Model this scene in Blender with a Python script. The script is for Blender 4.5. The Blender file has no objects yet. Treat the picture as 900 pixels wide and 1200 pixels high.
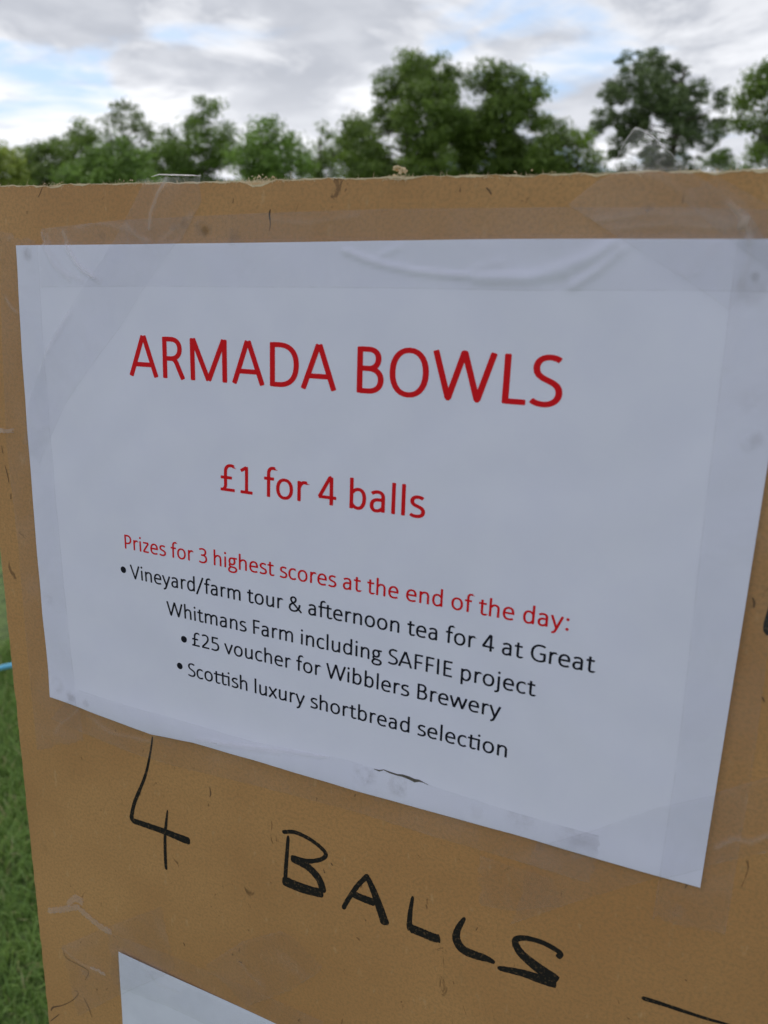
import bpy, math, random
import numpy as np
from mathutils import Matrix, Vector
random.seed(7)
rng = np.random.default_rng(7)
S = bpy.context.scene
C = S.collection

# ------------------------------------------------------------------ camera
# board frame: the board stands on the ground and leans back 5 degrees; its paper is stuck on 1 degree askew
LEAN = math.radians(5.0)
TH = math.radians(1.05)
BH = 1.22                       # board height
BW = 0.92                       # board width
Bm = Matrix(((1, 0, 0, 0), (0, math.sin(LEAN), -math.cos(LEAN), 0), (0, math.cos(LEAN), math.sin(LEAN), 0), (0, 0, 0, 1)))
rot = Matrix.Rotation(TH, 4, 'Z')
corner = rot @ Vector((-.0305, .0244, 0))
Pm = Bm @ Matrix.Translation(Vector((-corner.x, BH - corner.y, 0))) @ rot     # paper frame -> world
PB = Matrix.Translation(Vector((-corner.x, BH - corner.y, 0))) @ rot          # paper frame -> board frame
MC = np.array([[0.91578461, 0.0357604, -0.40007467], [-0.12787148, 0.97016452, -0.2059847], [0.38077215, 0.23979576, 0.89303447]])
FPX = 886.777
cam_p = np.array([.28008, -.02720, .24919])
T_c = np.array([-.155792785, .11355497, -.322696505])
cd = bpy.data.cameras.new('camera')
cam = bpy.data.objects.new('camera', cd)
C.objects.link(cam)
cr = Matrix([list(r) for r in MC.T]).to_4x4()
cam.matrix_world = Pm @ Matrix.Translation(Vector(cam_p)) @ cr
cd.sensor_fit = 'VERTICAL'
cd.sensor_height = 36
cd.lens = FPX / 1200 * 36
cd.clip_start = .01
cd.clip_end = 3000
cd.dof.use_dof = True
cd.dof.focus_distance = .335
cd.dof.aperture_fstop = 13
S.camera = cam
S.render.resolution_x, S.render.resolution_y = 768, 1024

# ------------------------------------------------------------------ world, sun, exposure
SUN_EL, SUN_AZ = math.radians(54), math.radians(-62)     # behind the board, to the left
w = bpy.data.worlds.new('World')
S.world = w
w.use_nodes = True
nt = w.node_tree
nt.nodes.clear()
def N(nt, t, **kw):
    n = nt.nodes.new(t)
    for k, v in kw.items():
        if k.startswith('_'): setattr(n, k[1:], v)
        else:
            k2 = int(k[1:]) if k[0] == 'i' and k[1:].isdigit() else k.replace('__', ' ')
            n.inputs[k2].default_value = v
    return n
def L(nt, a, b): nt.links.new(a, b)
def math_n(nt, op, a, b=None, clamp=False):
    n = nt.nodes.new('ShaderNodeMath'); n.operation = op; n.use_clamp = clamp
    for i, v in enumerate((a, b)):
        if v is None: continue
        if isinstance(v, (int, float)): n.inputs[i].default_value = v
        else: L(nt, v, n.inputs[i])
    return n.outputs[0]
def mix_col(nt, f, a, b):
    n = nt.nodes.new('ShaderNodeMix'); n.data_type = 'RGBA'
    for s, v in ((n.inputs[0], f), (n.inputs[6], a), (n.inputs[7], b)):
        if isinstance(v, (int, float)): s.default_value = v
        elif isinstance(v, tuple): s.default_value = v if len(v) == 4 else (*v, 1)
        else: L(nt, v, s)
    return n.outputs[2]
def mrange(nt, v, a, b, c=0., d=1., smooth=True):
    n = nt.nodes.new('ShaderNodeMapRange')
    if smooth: n.interpolation_type = 'SMOOTHSTEP'
    L(nt, v, n.inputs[0])
    for i, x in enumerate((a, b, c, d)): n.inputs[i + 1].default_value = x
    return n.outputs[0]
sky = N(nt, 'ShaderNodeTexSky')
sky.sky_type = 'NISHITA'; sky.sun_disc = False; sky.sun_elevation = SUN_EL; sky.sun_rotation = SUN_AZ
sky.air_density = 1.0; sky.dust_density = 1.5; sky.ozone_density = 1.5
tc = N(nt, 'ShaderNodeTexCoord')
sep = N(nt, 'ShaderNodeSeparateXYZ'); L(nt, tc.outputs['Generated'], sep.inputs[0])
zz = math_n(nt, 'ADD', math_n(nt, 'MAXIMUM', sep.outputs[2], 0.0), 0.16)
cx = math_n(nt, 'DIVIDE', sep.outputs[0], zz); cy = math_n(nt, 'DIVIDE', sep.outputs[1], zz)
comb = N(nt, 'ShaderNodeCombineXYZ'); L(nt, cx, comb.inputs[0]); L(nt, cy, comb.inputs[1])
def cnoise(scale, off, detail=7, rough=.55, dist=.3):
    mp = N(nt, 'ShaderNodeMapping'); mp.inputs['Location'].default_value = off; L(nt, comb.outputs[0], mp.inputs[0])
    n = N(nt, 'ShaderNodeTexNoise', Scale=scale, Detail=detail, Roughness=rough, Distortion=dist)
    L(nt, mp.outputs[0], n.inputs['Vector']); return n.outputs[0]
cover = mrange(nt, cnoise(1.35, (6.2, 12.3, 8), 6, .5, .4), .345, .455)
shade = mrange(nt, cnoise(1.7, (11.3, 8.4, 1), 8, .60, .35), .42, .60)
shade = math_n(nt, 'ADD', math_n(nt, 'MULTIPLY', shade, .85), mrange(nt, sep.outputs[2], .11, .27, .32, -.30), True)
fine = mrange(nt, cnoise(4.2, (1.3, 9.4, 5), 4, .5), .35, .7)
cl = mix_col(nt, shade, (4.25, 4.45, 4.95), (7.9, 8.0, 8.3))
cl = mix_col(nt, math_n(nt, 'MULTIPLY', fine, .28), cl, (8.1, 8.25, 8.6))
blue = mix_col(nt, .72, sky.outputs[0], (4.4, 6.0, 8.4))
col = mix_col(nt, cover, blue, cl)
bg = N(nt, 'ShaderNodeBackground', Strength=.095)
L(nt, col, bg.inputs[0])
wo = N(nt, 'ShaderNodeOutputWorld'); L(nt, bg.outputs[0], wo.inputs[0])

sl = bpy.data.lights.new('sun', 'SUN')
sl.energy = 1.3; sl.angle = math.radians(14); sl.color = (1, .96, .9)
sun = bpy.data.objects.new('sun', sl); C.objects.link(sun)
sd = Vector((math.sin(SUN_AZ) * math.cos(SUN_EL), math.cos(SUN_AZ) * math.cos(SUN_EL), math.sin(SUN_EL)))
sun.rotation_euler = sd.to_track_quat('Z', 'Y').to_euler()
sun.location = sd * 20
S.view_settings.view_transform = 'Standard'
S.view_settings.look = 'None'
S.view_settings.exposure = 0.47
S.view_settings.gamma = 1.0

# ------------------------------------------------------------------ helpers
def P(px, py):
    "board-plane coordinates (metres, paper frame) measured from the photograph"
    d = np.array([(px - 450) / FPX, -(py - 600) / FPX, -1.]); n = MC[:, 2]
    q = MC.T @ (d * ((n @ T_c) / (n @ d)) - T_c)
    return float(q[0]), float(q[1])
camR = np.array(cam.matrix_world.to_3x3()); camL = np.array(cam.matrix_world.translation)
def ray(px, py):
    d = camR @ np.array([(px - 450) / FPX, -(py - 600) / FPX, -1.]); return d / np.linalg.norm(d)
def tag(o, label=None, cat=None, group=None, kind=None):
    for k, v in (('label', label), ('category', cat), ('group', group), ('kind', kind)):
        if v: o[k] = v
    return o
def obj(name, verts, faces, mat, parent=None, smooth=False, attrs=None):
    me = bpy.data.meshes.new(name)
    verts = np.asarray(verts, dtype=np.float64)
    me.from_pydata([tuple(v) for v in verts.tolist()], [], [tuple(f) for f in faces])
    for k, v in (attrs or {}).items():
        a = me.attributes.new(k, 'FLOAT', 'POINT'); a.data.foreach_set('value', np.asarray(v, dtype=np.float32))
    if smooth: me.polygons.foreach_set('use_smooth', [True] * len(me.polygons))
    me.materials.append(mat); me.update()
    o = bpy.data.objects.new(name, me); C.objects.link(o)
    if parent is not None: o.parent = parent
    return o
def obj_np(name, verts, faces, mat, parent=None, attrs=None, smooth=False):
    "fast path: faces is an (n,k) array"
    me = bpy.data.meshes.new(name); n, k = faces.shape
    me.vertices.add(len(verts)); me.vertices.foreach_set('co', verts.astype(np.float32).ravel())
    me.loops.add(n * k); me.loops.foreach_set('vertex_index', faces.astype(np.int32).ravel())
    me.polygons.add(n); me.polygons.foreach_set('loop_start', np.arange(0, n * k, k, dtype=np.int32))
    for kk, v in (attrs or {}).items():
        a = me.attributes.new(kk, 'FLOAT', 'POINT'); a.data.foreach_set('value', v.astype(np.float32))
    me.update(calc_edges=True); me.validate()
    if smooth: me.polygons.foreach_set('use_smooth', [True] * n)
    me.materials.append(mat)
    o = bpy.data.objects.new(name, me); C.objects.link(o)
    if parent is not None: o.parent = parent
    return o
def mat(name):
    m = bpy.data.materials.new(name); m.use_nodes = True; t = m.node_tree
    return m, t, t.nodes['Principled BSDF']
def tnoise(t, scale, detail=4, rough=.55, dist=0, coord='Object', stretch=None, loc=None):
    tcn = N(t, 'ShaderNodeTexCoord'); v = tcn.outputs[coord]
    if stretch or loc:
        mp = N(t, 'ShaderNodeMapping'); L(t, v, mp.inputs[0]); v = mp.outputs[0]
        if stretch: mp.inputs['Scale'].default_value = stretch
        if loc: mp.inputs['Location'].default_value = loc
    n = N(t, 'ShaderNodeTexNoise', Scale=scale, Detail=detail, Roughness=rough, Distortion=dist)
    L(t, v, n.inputs['Vector']); return n.outputs[0]
def bump(t, b, h, strength, dist):
    n = N(t, 'ShaderNodeBump', Strength=strength, Distance=dist); L(t, h, n.inputs['Height']); L(t, n.outputs[0], b.inputs['Normal'])

# ------------------------------------------------------------------ materials
# hardboard face: brown, mottled, with fibres and dark flecks
m_board, t, b = mat('hardboard')
base = mix_col(t, mrange(t, tnoise(t, 9, 5, .6), .3, .7), (.440, .228, .088), (.535, .292, .116))
base = mix_col(t, math_n(t, 'MULTIPLY', mrange(t, tnoise(t, 2.2, 4, .5, loc=(3, 1, 0)), .42, .72), .45), base, (.45, .200, .070))
base = mix_col(t, math_n(t, 'MULTIPLY', mrange(t, tnoise(t, 750, 3, .7), .40, .66), .50), base, (.29, .175, .075))
base = mix_col(t, math_n(t, 'MULTIPLY', mrange(t, tnoise(t, 260, 3, .6, stretch=(1, .35, 1)), .61, .75), .22), base, (.66, .48, .27))
base = mix_col(t, math_n(t, 'MULTIPLY', mrange(t, tnoise(t, 150, 4, .65, 1.2, stretch=(1, .5, 1)), .655, .73), .7), base, (.12, .06, .025))
base = mix_col(t, math_n(t, 'MULTIPLY', mrange(t, tnoise(t, 34, 5, .7, .6, loc=(5, 5, 0)), .62, .78), .4), base, (.27, .155, .06))
L(t, base, b.inputs['Base Color'])
b.inputs['Roughness'].default_value = .62; b.inputs['Specular IOR Level'].default_value = .35
bump(t, b, tnoise(t, 1500, 4, .65), .28, .0003)
# torn fibres
m_fib, t, b = mat('torn_fibre')
L(t, mix_col(t, tnoise(t, 300, 3), (.50, .36, .2), (.82, .70, .5)), b.inputs['Base Color'])
b.inputs['Roughness'].default_value = .9
m_edge, t, b = mat('board_edge')
L(t, mix_col(t, mrange(t, tnoise(t, 500, 4, .7), .35, .65), (.25, .15, .07), (.62, .46, .27)), b.inputs['Base Color'])
b.inputs['Roughness'].default_value = .9
# paper
def paper_mat(name, a, c):
    m, t, b = mat(name)
    L(t, mix_col(t, mrange(t, tnoise(t, 45, 5, .6), .3, .7), a, c), b.inputs['Base Color'])
    b.inputs['Roughness'].default_value = .75; b.inputs['Specular IOR Level'].default_value = .3
    h = math_n(t, 'ADD', tnoise(t, 1500, 3, .6), math_n(t, 'MULTIPLY', tnoise(t, 60, 3, .5), 2.0))
    bump(t, b, h, .07, .0003)
    return m
m_paper = paper_mat('white_paper', (.760, .755, .915), (.785, .78, .93))
m_paper2 = paper_mat('white_paper_old', (.68, .70, .82), (.73, .75, .87))
m_red, t, b = mat('red_ink'); b.inputs['Specular IOR Level'].default_value = .15; b.inputs['Base Color'].default_value = (.68, .006, .012, 1); b.inputs['Roughness'].default_value = .6
m_ink, t, b = mat('black_ink'); b.inputs['Specular IOR Level'].default_value = .15; b.inputs['Base Color'].default_value = (.010, .010, .02, 1); b.inputs['Roughness'].default_value = .6
m_marker, t, b = mat('black_marker')
L(t, mix_col(t, math_n(t, 'MULTIPLY', mrange(t, tnoise(t, 700, 3, .7), .55, .66), .45), (.014, .012, .012), (.20, .12, .06)), b.inputs['Base Color'])
b.inputs['Roughness'].default_value = .6; b.inputs['Specular IOR Level'].default_value = .2
m_dirt, t, b = mat('dark_dirt')
L(t, mix_col(t, tnoise(t, 500, 3), (.05, .04, .03), (.16, .14, .12)), b.inputs['Base Color']); b.inputs['Roughness'].default_value = .9
# clear parcel tape: mostly see-through, slightly milky; 'air' = lifted, milky, plus highlights painted on creases and flap; 'dirt' = grime in the glue
m_tape = bpy.data.materials.new('clear_tape'); m_tape.use_nodes = True; t = m_tape.node_tree; t.nodes.clear()
air_glint = N(t, 'ShaderNodeAttribute', _attribute_name='air_glint'); dirt = N(t, 'ShaderNodeAttribute', _attribute_name='dirt')
tr = N(t, 'ShaderNodeBsdfTransparent', Color=(.997, .998, .998, 1))
tcol = mix_col(t, dirt.outputs['Fac'], (.95, .905, .93), (.20, .18, .15))
d1 = N(t, 'ShaderNodeBsdfDiffuse'); L(t, tcol, d1.inputs[0])
d2 = N(t, 'ShaderNodeBsdfTranslucent'); L(t, tcol, d2.inputs[0])
df = N(t, 'ShaderNodeMixShader', i0=.5); L(t, d1.outputs[0], df.inputs[1]); L(t, d2.outputs[0], df.inputs[2])
gl = N(t, 'ShaderNodeBsdfGlossy', Roughness=.17)
bn = N(t, 'ShaderNodeBump', Strength=.35, Distance=.0006); L(t, tnoise(t, 55, 4, .6, .8), bn.inputs['Height'])
L(t, bn.outputs[0], gl.inputs['Normal'])
dn = mrange(t, tnoise(t, 140, 5, .6), .30, .66)
milky = math_n(t, 'ADD', math_n(t, 'ADD', math_n(t, 'MULTIPLY', mrange(t, tnoise(t, 26, 4, .6, 1.0), .35, .7), .06), .05), math_n(t, 'MULTIPLY', air_glint.outputs['Fac'], .42))
milky = math_n(t, 'ADD', milky, math_n(t, 'MULTIPLY', math_n(t, 'MULTIPLY', dirt.outputs['Fac'], dn), .42), True)
ms1 = N(t, 'ShaderNodeMixShader'); L(t, milky, ms1.inputs[0]); L(t, tr.outputs[0], ms1.inputs[1]); L(t, df.outputs[0], ms1.inputs[2])
fr = N(t, 'ShaderNodeFresnel', IOR=1.33); L(t, bn.outputs[0], fr.inputs['Normal'])
ms2 = N(t, 'ShaderNodeMixShader'); L(t, math_n(t, 'MULTIPLY', fr.outputs[0], .26), ms2.inputs[0]); L(t, ms1.outputs[0], ms2.inputs[1]); L(t, gl.outputs[0], ms2.inputs[2])
mo = N(t, 'ShaderNodeOutputMaterial'); L(t, ms2.outputs[0], mo.inputs[0])

def leaf_mat(name, dark, light):
    m, t, b = mat(name)
    a = N(t, 'ShaderNodeAttribute', _attribute_name='tone')
    L(t, mix_col(t, a.outputs['Fac'], dark, light), b.inputs['Base Color'])
    b.inputs['Roughness'].default_value = .55
    tl = N(t, 'ShaderNodeBsdfTranslucent'); L(t, mix_col(t, a.outputs['Fac'], dark, light), tl.inputs[0])
    ms = N(t, 'ShaderNodeMixShader', i0=.35); L(t, b.outputs[0], ms.inputs[1]); L(t, tl.outputs[0], ms.inputs[2])
    L(t, ms.outputs[0], t.nodes['Material Output'].inputs[0])
    return m
m_leaf = {
    'dark': leaf_mat('leaves_dark', (.098, .155, .026), (.225, .335, .056)),
    'mid': leaf_mat('leaves_mid', (.095, .16, .026), (.215, .335, .055)),
    'bright': leaf_mat('leaves_bright', (.11, .19, .032), (.25, .40, .072)),
    'pale': leaf_mat('leaves_pale', (.14, .18, .075), (.26, .33, .14)),
    'lime': leaf_mat('leaves_lime', (.20, .26, .045), (.42, .50, .10)),
    'grey': leaf_mat('leaves_grey', (.080, .120, .042), (.175, .245, .085)),
}
m_bark, t, b = mat('bark')
L(t, mix_col(t, tnoise(t, 3, 5, .6, stretch=(3, 3, .5)), (.05, .04, .03), (.13, .11, .085)), b.inputs['Base Color']); b.inputs['Roughness'].default_value = .9
m_ground, t, b = mat('meadow')
g = mix_col(t, mrange(t, tnoise(t, .35, 5, .6), .3, .7), (.095, .165, .038), (.17, .24, .065))
g = mix_col(t, mrange(t, tnoise(t, 22, 5, .7), .35, .7), g, (.05, .085, .022))
g = mix_col(t, math_n(t, 'MULTIPLY', mrange(t, tnoise(t, 90, 3, .7), .55, .75), .6), g, (.16, .14, .07))
L(t, g, b.inputs['Base Color']); b.inputs['Roughness'].default_value = .95
bump(t, b, tnoise(t, 60, 5, .7), .8, .03)
m_grass, t, b = mat('grass_blades')
a = N(t, 'ShaderNodeAttribute', _attribute_name='tone')
gc = mix_col(t, mrange(t, a.outputs['Fac'], 0, .85, smooth=False), (.12, .215, .05), (.28, .41, .11))
gc = mix_col(t, mrange(t, a.outputs['Fac'], .9, .97), gc, (.42, .40, .20))
L(t, gc, b.inputs['Base Color']); b.inputs['Roughness'].default_value = .5
tl = N(t, 'ShaderNodeBsdfTranslucent'); L(t, gc, tl.inputs[0])
ms = N(t, 'ShaderNodeMixShader', i0=.35); L(t, b.outputs[0], ms.inputs[1]); L(t, tl.outputs[0], ms.inputs[2])
L(t, ms.outputs[0], t.nodes['Material Output'].inputs[0])
m_rope, t, b = mat('blue_rope')
L(t, mix_col(t, tnoise(t, 120, 3), (.10, .42, .66), (.22, .60, .82)), b.inputs['Base Color']); b.inputs['Roughness'].default_value = .5

# ------------------------------------------------------------------ ground
n = 60
xs = np.sign(np.linspace(-1, 1, n)) * np.abs(np.linspace(-1, 1, n)) ** 3 * 900
X, Y = np.meshgrid(xs, xs); Z = np.zeros_like(X)
far = np.hypot(X, Y)
Z = np.where(far > 12, .25 * np.sin(X * .03 + 1) * np.cos(Y * .027) * np.clip((far - 12) / 60, 0, 1), 0)
gv = np.c_[X.ravel(), Y.ravel(), Z.ravel()]
idx = np.arange(n * n).reshape(n, n)
gf = np.stack([idx[:-1, :-1], idx[:-1, 1:], idx[1:, 1:], idx[1:, :-1]], -1).reshape(-1, 4)
tag(obj_np('ground', gv, gf, m_ground, smooth=True), kind='structure')

# ------------------------------------------------------------------ grass blades near the board (short mown lawn)
def blades(n, x0, x1, y0, y1, hmin, hmax, wd):
    px = rng.uniform(x0, x1, n); py = rng.uniform(y0, y1, n)
    patch = .5 + .5 * np.sin(px * 9 + 2 * np.sin(py * 7)) * np.cos(py * 8 + 1.5 * np.sin(px * 5))
    h = rng.uniform(hmin, hmax, n) * (.75 + .5 * patch); a = rng.uniform(0, 2 * np.pi, n)
    lean = rng.uniform(.2, 1.1, n) * h; la = rng.uniform(0, 2 * np.pi, n)
    dx, dy = np.cos(a) * wd, np.sin(a) * wd; lx, ly = np.cos(la) * lean, np.sin(la) * lean
    z0 = np.full(n, -.004)
    v = np.stack([np.c_[px - dx, py - dy, z0], np.c_[px + dx, py + dy, z0],
                  np.c_[px + dx * .8 + lx * .4, py + dy * .8 + ly * .4, h * .62], np.c_[px - dx * .8 + lx * .4, py - dy * .8 + ly * .4, h * .62],
                  np.c_[px + lx, py + ly, h]], 1).reshape(-1, 3)
    i = np.arange(n)[:, None] * 5
    f = np.concatenate([i + [0, 1, 2], i + [0, 2, 3], i + [3, 2, 4]])
    tone = np.clip(rng.normal(.32 + .3 * patch, .16, n), 0, .88); dry = rng.random(n) < .05; tone[dry] = 1
    return v, f, np.repeat(tone, 5)
parts = [blades(150000, -1.6, .6, .25, 2.6, .02, .045, .0017), blades(60000, -2.8, 2.4, 2.6, 5.2, .02, .05, .0028), blades(45000, -1.3, 1.6, -.8, .25, .02, .045, .0019),
         blades(45000, .6, 2.4, .25, 2.6, .02, .045, .0024)]
vs, fs, ts, o0 = [], [], [], 0
for v, f, tt in parts:
    vs.append(v); fs.append(f + o0); ts.append(tt); o0 += len(v)
gr = obj_np('grass', np.concatenate(vs), np.concatenate(fs), m_grass, attrs={'tone': np.concatenate(ts)})
tag(gr, 'short green mown grass around the board', 'grass', kind='stuff')

# ------------------------------------------------------------------ trees
def tube(pts, radii, sides=6):
    V, F = [], []
    for i, (p, r) in enumerate(zip(pts, radii)):
        p = Vector(p); d = (Vector(pts[min(i + 1, len(pts) - 1)]) - Vector(pts[max(i - 1, 0)])).normalized()
        u = d.cross(Vector((.3, .2, .93))).normalized() if abs(d.z) < .9 else d.cross(Vector((1, 0, 0))).normalized()
        q = d.cross(u)
        for k in range(sides):
            a = 2 * math.pi * k / sides; V.append(tuple(p + (u * math.cos(a) + q * math.sin(a)) * r))
    for i in range(len(pts) - 1):
        for k in range(sides):
            a, b2 = i * sides + k, i * sides + (k + 1) % sides; F.append((a, b2, b2 + sides, a + sides))
    return V, F
def tree(name, label, cat, D, lobes, kind, airy=0., leaf=.17, per=85, dens=1.0, cs=1.):
    "lobes: circles (x, y, r) of the crown's outline as seen; each gets its own depth round the trunk"
    rm = np.array([l[2] for l in lobes]); cxp = float(np.average([l[0] for l in lobes], weights=rm ** 2))
    d = ray(cxp, 297); d2 = d[:2] / np.linalg.norm(d[:2])
    base = np.array([camL[0] + d2[0] * D, camL[1] + d2[1] * D, 0.])
    view = np.array([d2[0], d2[1], 0]); side = np.array([d2[1], -d2[0], 0.])
    mpp = None; L3 = []
    for (x, y, r) in lobes:
        q = ray(x, y); s = D / (q[:2] @ d2); p = camL + q * s
        e = ray(x + 1, y); mpp = np.linalg.norm(camL + e * (D / (e[:2] @ d2)) - p)
        L3.append((p - base, r * mpp))
    W = max(abs((p @ side)) + r for p, r in L3)
    root = bpy.data.objects.new(name, None); root.location = base; C.objects.link(root); tag(root, label, cat, 'trees behind the field')
    pts = []
    for p, r in L3:
        spread = math.sqrt(max(W * W - (p @ side) ** 2, 0)) * .55
        nl = 3 if r > 1.3 else 2
        for k in range(nl):
            dp = rng.uniform(-1, 1) * spread
            c = p + view * dp
            m = max(4, int(dens * 10 * (r ** 2) * (1 - .45 * airy)))
            dirs = rng.normal(size=(m, 3)); dirs /= np.linalg.norm(dirs, axis=1)[:, None]
            rad = r * rng.uniform(.3, 1.0, m) ** .6 * .93
            cc = c + dirs * rad[:, None] * np.array([1, 1, .92])
            cc = cc[cc[:, 2] > 1.4]
            pts.append(np.c_[cc, np.full(len(cc), r)])
    pts = np.concatenate(pts)
    if airy: pts = pts[rng.random(len(pts)) > airy * .45]
    csz = rng.uniform(.28, .62, len(pts)) * cs * (1 - .25 * airy)
    m = int(per * (1 - .35 * airy)); tot = len(pts) * m
    off = rng.normal(size=(len(pts), m, 3)); off /= np.linalg.norm(off, axis=2)[..., None]; off *= (rng.random((len(pts), m, 1)) ** .45) * 1.75
    off = off * csz[:, None, None] * np.array([1, 1, .62])
    lc = (pts[:, None, :3] + off).reshape(-1, 3)
    nrm = off.reshape(-1, 3); nrm = nrm / (np.linalg.norm(nrm, axis=1)[:, None] + 1e-6) + rng.normal(size=(tot, 3)) * .8 + [0, 0, .5]
    nrm /= np.linalg.norm(nrm, axis=1)[:, None]
    u = np.cross(nrm, rng.normal(size=(tot, 3))); u /= np.linalg.norm(u, axis=1)[:, None]; v = np.cross(nrm, u)
    s = rng.uniform(.6, 1.2, tot)[:, None] * leaf * .5
    V = np.stack([lc - u * s * 1.3, lc - v * s * .7, lc + u * s * 1.3, lc + v * s * .7], 1).reshape(-1, 3)
    F = np.arange(tot * 4).reshape(-1, 4)
    tone = np.clip(np.repeat(rng.uniform(0, .8, len(pts)), m) + rng.normal(0, .18, tot), 0, 1)
    obj_np('crown', V, F, m_leaf[kind], root, {'tone': np.repeat(tone, 4)})
    # trunk with limbs reaching into the clumps
    H = max(p[2] + r * .5 for p, r in L3); r0 = (.022 * H + .05) * (.45 if airy > .5 else 1)
    tp = [(0, 0, -.1), (.08, 0, H * .18), (-.05, .06, H * .45), (.05, 0, H * .72), (0, 0, H * .92)]
    Vt, Ft = tube(tp, [r0 * 1.25, r0, r0 * .7, r0 * .38, .04], 8)
    pick = pts[rng.choice(len(pts), min(len(pts), 60), replace=False)]
    for q in pick:
        h0 = max(H * .15, min(q[2] - rng.uniform(.1, .35) * math.hypot(q[0], q[1]) - .3, H * .85)); f = h0 / H
        rr = r0 * (1 - f) * .3 + .015
        mid = np.array([q[0] * .5, q[1] * .5, h0 + (q[2] - h0) * .38])
        a, f2 = tube([(0, 0, h0), tuple(mid), tuple(q[:3])], [rr, rr * .6, .02], 5)
        Ft += [tuple(i + len(Vt) for i in ff) for ff in f2]; Vt += a
    obj('trunk', Vt, Ft, m_bark, root, True)
    return root
G = 'tree'
tree('lime_tree', 'yellowish green rounded tree at the left edge of the row', G, 48, [(-6, 184, 27), (-34, 186, 34), (10, 200, 20), (-4, 232, 34), (-50, 225, 40)], 'lime', .1)
tree('broadleaf_tree', 'low dark green tree just right of the yellowish one', G, 66, [(44, 182, 20), (30, 198, 18), (62, 172, 16), (48, 218, 30), (76, 205, 22), (20, 225, 24)], 'dark', .1)
tree('broadleaf_tree', 'dark green tree with pointed top behind the light bushy one', G, 70, [(96, 158, 18), (84, 175, 18), (108, 176, 18), (92, 210, 30), (120, 205, 22)], 'dark', .2)
tree('airy_tree', 'tall thin pale green tree with sky showing through, left part of the row', G, 78, [(150, 138, 20), (168, 150, 18), (130, 150, 14), (185, 168, 16), (140, 172, 22), (165, 190, 26), (150, 225, 30)], 'pale', .75, .2, 50)
tree('bushy_tree', 'light green bushy tree in front of the thin pale one', G, 52, [(136, 182, 24), (115, 192, 20), (156, 188, 20), (132, 222, 34), (90, 215, 22), (165, 225, 24)], 'bright', .1)
tree('broadleaf_tree', 'mid green tree with a small gappy round top, left of the bright bushy one', G, 60, [(241, 132, 18), (228, 150, 16), (262, 156, 16), (240, 170, 20), (200, 172, 20), (190, 190, 26), (225, 196, 30), (212, 172, 18), (258, 182, 20), (268, 188, 16), (210, 232, 34), (255, 230, 28)], 'mid', .4)
tree('bushy_tree', 'bright green bushy tree midway between the left edge and the biggest tree', G, 50, [(318, 160, 19), (300, 172, 17), (340, 174, 18), (318, 192, 26), (354, 192, 14), (284, 192, 18), (315, 230, 38), (350, 225, 24)], 'bright', .15)
tree('young_tree', 'small spindly tree with sparse leaves left of the biggest tree', G, 66, [(382, 153, 10), (378, 170, 11), (386, 184, 12), (370, 192, 12), (384, 204, 22), (362, 206, 20), (374, 186, 13)], 'dark', .5, .18, 45)
tree('broadleaf_tree', 'biggest dark green tree with a broad domed top left of the centre', G, 58, [(487, 82, 26), (458, 98, 20), (520, 95, 22), (450, 134, 22), (500, 140, 42), (418, 158, 22), (404, 178, 20), (432, 195, 34), (500, 205, 46), (440, 235, 40), (535, 152, 26)], 'dark', .10, .18, 90)
tree('broadleaf_tree', 'second big dark green tree, right shoulder of the biggest one', G, 60, [(593, 98, 22), (568, 98, 20), (622, 112, 22), (590, 140, 36), (632, 138, 16), (572, 190, 44), (610, 190, 36), (590, 232, 38), (548, 150, 26)], 'dark', .12, .18, 90)
tree('broadleaf_tree', 'lower dark green tree between the second big tree and the feathery one', G, 57, [(654, 156, 22), (680, 170, 18), (642, 184, 26), (694, 188, 14), (660, 215, 34), (695, 222, 26)], 'dark', .2)
tree('feathery_tree', 'tall feathery grey green tree with many sky gaps, right of centre', G, 64, [(764, 68, 20), (738, 84, 17), (790, 84, 18), (716, 108, 16), (815, 108, 20), (762, 110, 26), (788, 130, 24), (712, 140, 14), (740, 150, 22), (820, 140, 20), (845, 116, 13), (848, 142, 14), (800, 165, 20), (765, 180, 20), (722, 178, 14), (775, 205, 26), (735, 205, 20), (805, 200, 18), (728, 112, 16), (748, 135, 18), (806, 140, 20), (698, 150, 11), (832, 165, 14)], 'grey', .45, .15, 62, 2.6, .62)
tree('broadleaf_tree', 'dark green tree cut by the right edge of the picture', G, 55, [(892, 98, 20), (878, 122, 18), (915, 88, 24), (910, 135, 28), (872, 146, 13), (898, 165, 18), (925, 170, 34), (915, 225, 34), (884, 185, 12)], 'dark', .1)
tree('shrub', 'low green shrub between the feathery tree and the right edge', 'shrub', 60, [(848, 182, 10), (836, 192, 12), (862, 205, 14), (850, 222, 20)], 'mid', .2)
tree('broadleaf_tree', 'rounded green tree left of the yellowish one', G, 60, [(-95, 160, 34), (-120, 190, 40), (-90, 220, 44)], 'mid', .2)
tree('broadleaf_tree', 'dark green tree beyond the right edge', G, 60, [(990, 110, 36), (1020, 150, 44), (985, 190, 44), (1020, 220, 44)], 'dark', .2)

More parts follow.
